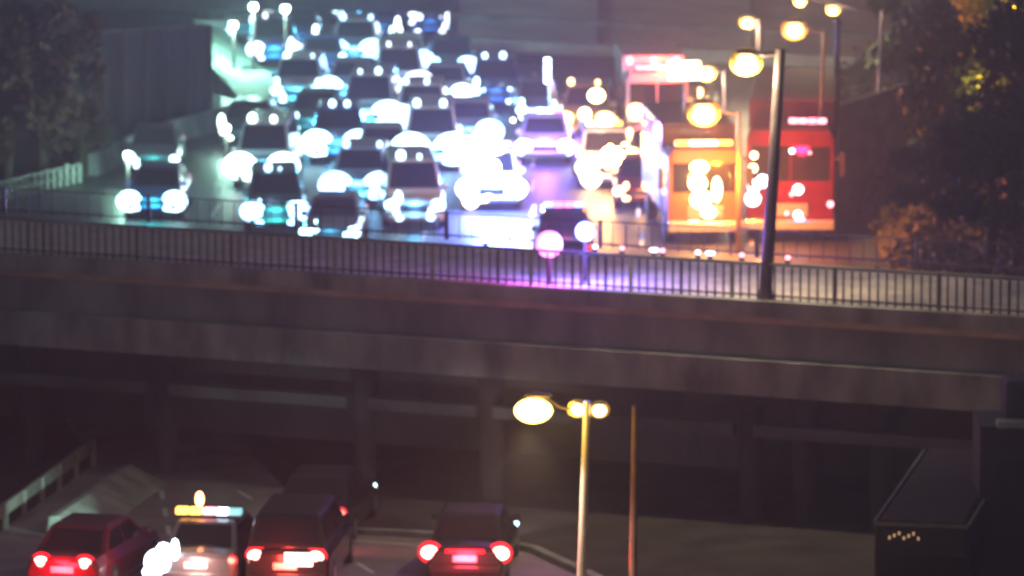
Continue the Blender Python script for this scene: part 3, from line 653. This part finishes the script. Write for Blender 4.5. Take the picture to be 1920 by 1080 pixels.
# pale barrier block ahead of the dark red saloon
a, b = gp(98, 1004), gp(240, 905)
d = (b - a).normalized(); n = Vector((-d.y, d.x, 0)); q = MB()
q.hexa([a - n * 1.0, b - n * 1.0, b + n * .15, a + n * .15, a - n * .1 + Vector((0, 0, .45)), b - n * .1 + Vector((0, 0, .45)), b + n * .1 + Vector((0, 0, .45)), a + n * .1 + Vector((0, 0, .45))])
tag(q.build('concrete_barrier', M_CONC2, bevel=.04), 'pale green-lit concrete barrier beside the dark red saloon', 'barrier')
# verge rail at the far left
a, b = gp(-60, 1045), gp(175, 872); q = MB(); q.bar(a + Vector((0, 0, .5)), b + Vector((0, 0, .5)), .08, .3)
for i in range(8):
    c = a.lerp(b, i / 7); q.box(c.x - .06, c.x + .06, c.y - .06, c.y + .06, 0, .62)
tag(q.build('guard_rail', M_STEEL), 'steel guard rail at the left edge leading under the overpass', 'guard rail')

# ------------------------------------------------------------------ bus at the lower right
p = gp(1728, 975, 2.95)
bus = empty('bus', (p.x, p.y, 0), R(-11)); tag(bus, 'dark bus seen from behind with a dim amber route sign at the lower right', 'bus')
pm = mat('bus_paint', (.045, .035, .045), .85, .0, noise=.4, spec=.08)
w = .98
q = MB(); q.loft([[(-w, y, .35), (-w, y, 2.7), (-w + .12, y, 2.92), (w - .12, y, 2.92), (w, y, 2.7), (w, y, .35)] for y in (0, .1, 8.4, 8.5)]); q.build('body', pm, bus, bevel=.04)
q = MB()
for sx in (-w, w): q.box(sx - .03, sx + .03, -.02, 8.4, 2.84, 2.9)
q.box(-w, w, -.04, .0, 2.8, 2.88); q.build('roof_trim', MATS['dim_concrete'], bus)
q = MB(); q.box(-w + .12, w - .12, -.03, .01, 1.55, 2.2); q.build('rear_window', M_GLASS, bus)
q = MB(); q.box(-w + .12, w - .12, -.05, -.005, 2.4, 2.74); sg = q.build('route_sign', M_TRIM, bus)
g_sign = glow('sign_amber', (1, .55, .3), .55)
q = MB(); x = -w + .3
for k_ in range(7):
    z_ = 2.53 + .05 * (k_ % 3); q.box(x, x + .045, -.06, -.052, z_, z_ + .07); x += .1
q.build('sign_lettering', g_sign, sg)
q = MB(); q.box(-w + .2, w - .2, -.03, .01, .9, 1.4); q.build('engine_cover', M_TRIM, bus)
for sx in (-1, 1):
    q = MB(); q.box(sx * .82 - .08, sx * .82 + .08, -.04, .01, 1.0, 1.35); q.build('tail_light', mat('unlit_red_lens', (.2, .01, .01), .3), bus)
    for y in (1.6, 6.6):
        q = MB(); q.tube([(sx * (w - .28), y, .46), (sx * (w + .01), y, .46)], .46, 18); wo = q.build('wheel', M_TYRE, bus)
        q = MB(); q.tube([(sx * w, y, .46), (sx * (w + .02), y, .46)], .24, 12); q.build('rim', M_RIM, wo)
    q = MB()
    for i in range(5): q.box(sx * w - .012, sx * w + .012, .6 + i * 1.5, 1.95 + i * 1.5, 1.5, 2.25)
    q.build('side_window', M_GLASS, bus)
# dark building at the right edge
bl = empty('building', at(1990, 1080, 122)); bl.location.z = 0
tag(bl, 'dark flat-roofed building with a pale ledge cut off by the right edge', 'building')
c0 = at(1838, 800, 121.5); c1 = at(1882, 700, 122.5)
mat('dark_render', (.04, .037, .05), .85, noise=.35, scale=1)
q = MB(); q.box(c0.x, c0.x + 7, 121.5, 123.5, -.02, c0.z); rel(q.build('wall', MATS['dark_render']), bl)
q = MB(); q.box(c0.x + .35, c0.x + 7.1, 121.3, 121.75, c0.z + .003, c0.z + .13); rel(q.build('ledge', M_CONC2), bl)
q = MB(); q.box(c1.x, c0.x + 7, 122.0, 123.2, c0.z + .003, c1.z - .1); rel(q.build('roof_plant', MATS['dark_render'], bevel=.1), bl)
for i in range(2):
    for j in range(2):
        q = MB(); x = c0.x + .35 + i * 1.1; z = 1.0 + j * 1.6; q.box(x, x + .6, 121.47, 121.53, z, z + 1.1); wo = rel(q.build('window', M_TRIM), bl)
        q = MB(); q.box(x + .05, x + .55, 121.455, 121.472, z + .05, z + 1.05); pane = q.build('pane', M_GLASS); pane.parent = wo; pane.matrix_parent_inverse = Matrix.Translation(-Vector(bl.location))

# ------------------------------------------------------------------ street lamps
def street_lamp(base, top, arm_pts, r0, r1, label, gl, head, lights=(), m_=M_POLE, pw=0, col=(1, .8, .45)):
    """base, top: world points; arm_pts: list of lamp head world points"""
    t = empty('street_lamp', base); tag(t, label, 'street lamp', 'street lamps')
    b = Vector(base); tp = Vector(top) - b
    q = MB(); q.tube([(0, 0, 0), (0, 0, .35), tuple(tp * .5), tuple(tp)], [r0 * 1.3, r0, (r0 + r1) / 2, r1], 12); q.build('pole', m_, t)
    for ap in arm_pts:
        e = Vector(ap) - b
        q = MB(); q.tube([tuple(tp - Vector((0, 0, .1))), tuple(tp.lerp(e, .5) + Vector((0, 0, .02))), tuple(e + Vector((0, 0, head * .75)))], r1 * .5, 8); q.build('arm', m_, t)
        q = MB(); q.blob(tuple(e + Vector((0, .05, head * .75))), (head * .8, head * .5, head * .18), 12, 6); h_ = q.build('lamp_head', m_, t, smooth=True)
        q = MB(); q.blob(tuple(e), (head * .8, head * .6, head * .7), 14, 8); q.build('lens', gl, h_, smooth=True)
        q = MB(); q.blob(tuple(e + Vector((0, head * .7, 0))), (head * 1.2, head * .2, head * 1.0), 14, 8); q.build('halo_disc', glow('halo_amber', (1, .5, .08), .28), h_, smooth=True)  # glowing disc behind the lens, added as the amber halo
        if pw: lamp('lamp_light', 'POINT', tuple(e - Vector((0, head * .8, head))), col, pw, t, .12); lamp('lamp_light', 'SPOT', tuple(e - Vector((0, 0, head * 1.1))), col, pw * 2.5, t, .15, 130, tuple(e - Vector((0, 0, 5))), .9)
    return t
g_sod = glow('lamp_yellow', (1, .72, .25), 5); g_pale = glow('lamp_pale', (1, .85, .45), 4)
def post(pxb, pyb, Y, pxt, pyt):
    tp = at(pxt, pyt, Y); bz = at(pxb, pyb, Y); return Vector((bz.x, Y, 0)), tp
# near side of the overpass: thick dark post
Yp = near(1440).y - .55
Yp += .75; b0 = at(1436, 575, Yp); b0.z = ZD + .1; t0 = at(1463, 92, Yp)
street_lamp(b0, t0, [at(1400, 118, Yp)], .15, .12, 'thick dark lamp post crossing the overpass railing, yellow lamp on its left', g_sod, .34, pw=700)
def lp(px0, y_base, pxt, pyt, heads, label, hd, gl=g_sod, pw=240, r=.09):
    b = gp(px0, y_base); t = at(pxt, pyt, b.y)
    street_lamp(b, t, [at(x, y, b.y) for x, y in heads], r, r * .6, label, gl, hd, pw=pw)
lp(1530, 440, 1545, 58, [(1490, 56)], 'slim lamp post whose arm reaches left to the second yellow lamp at the top', .36, pw=90)
lp(1385, 470, 1385, 208, [(1320, 212)], 'short lamp post, its dazzling lamp right over the orange rescue truck', .45, pw=500)
lp(1640, 340, 1655, 20, [(1500, 2), (1562, 18)], 'tall lamp post below the bank with a long arm along the top edge', .2, r=.1)
lp(1362, 300, 1358, 132, [(1325, 136)], 'small lamp post behind the orange rescue truck, round yellow lamp', .32, pw=700)
lp(1425, 200, 1422, 36, [(1402, 41)], 'farthest small lamp post with a pale lamp near the top edge', .26, pw=600)
for (x, yb, yt, lab) in ((1568, 380, 40, 'plain dark post without a lamp beside the bank, left of the tall lamp post'), (1715, 290, 15, 'plain dark post without a lamp on the bank, right of the tall lamp post')):
    b = gp(x, yb); t = at(x + 2, yt, b.y); e = empty('post', b); tag(e, lab, 'post')
    q = MB(); q.tube([(0, 0, 0), (0, 0, .3), tuple(t - b)], [.16, .11, .09], 10); q.build('shaft', M_POLE, e)
    q = MB(); q.blob(tuple(t - b), (.12, .12, .1)); q.build('cap', M_POLE, e)
# two posts in the foreground
Yf = 118.0
b = at(1086, 1080, Yf); b.z = 0; t = at(1101, 752, Yf)
M_PP = mat('pale_pole_metal', (.50, .43, .45), .3, .5, noise=.15)
fl = street_lamp(b, t, [at(1084, 768, Yf), at(1124, 770, Yf)], .11, .075, 'pale foreground lamp post with twin lamps and a big yellow lamp on a left arm', g_pale, .19, m_=M_PP)
e = at(1000, 770, Yf) - b; tp = t - b
q = MB(); q.tube([tuple(tp - Vector((0, 0, .25))), tuple(tp.lerp(e, .5) + Vector((0, .1, -.05))), tuple(e + Vector((.25, .1, .26)))], .022, 8); q.build('arm', M_POLE, fl)
q = MB(); q.blob(tuple(e + Vector((.1, .1, .3))), (.3, .2, .06), 12, 6); h_ = q.build('lamp_head', M_POLE, fl, smooth=True)
q = MB(); q.blob(tuple(e), (.40, .3, .26), 16, 10); q.build('lens', glow('lamp_yellow_bright', (1, .72, .18), 7), h_, smooth=True)
lamp('lamp_light', 'POINT', tuple(e + Vector((0, -.5, -.1))), (1, .62, .08), 600, fl, .3)
lamp('lamp_light', 'SPOT', tuple(e + Vector((0, 0, -.35))), (1, .74, .5), 5000, fl, .2, 140, tuple(e + Vector((-1, 0, -5))), .9)
b = at(1186, 1080, Yf + 1); b.z = 0; t = at(1190, 762, Yf + 1)
e = empty('post', b); tag(e, 'slim unlit foreground post right of the pale lamp post', 'post')
q = MB(); q.tube([(0, 0, 0), (0, 0, .4), tuple(t - b)], [.13, .09, .06], 12); q.build('shaft', mat('brown_pole_metal', (.22, .12, .11), .3, .5), e)
q = MB(); q.blob(tuple(t - b), (.07, .07, .05)); q.build('cap', M_POLE, e)

# ------------------------------------------------------------------ haze
q = MB(); q.box(-120, 120, -20, 420, -1.2, 32)
hz = q.build('haze', M_CONC); hm = bpy.data.materials.new('haze_air'); hm.use_nodes = True
nt = hm.node_tree; nt.nodes.clear(); out = nt.nodes.new('ShaderNodeOutputMaterial'); pv = nt.nodes.new('ShaderNodeVolumePrincipled')
pv.inputs['Color'].default_value = (.9, .88, .95, 1); pv.inputs['Density'].default_value = .0015; pv.inputs['Anisotropy'].default_value = .6
nt.links.new(pv.outputs[0], out.inputs['Volume']); hz.data.materials[0] = hm; tag(hz, kind='stuff')
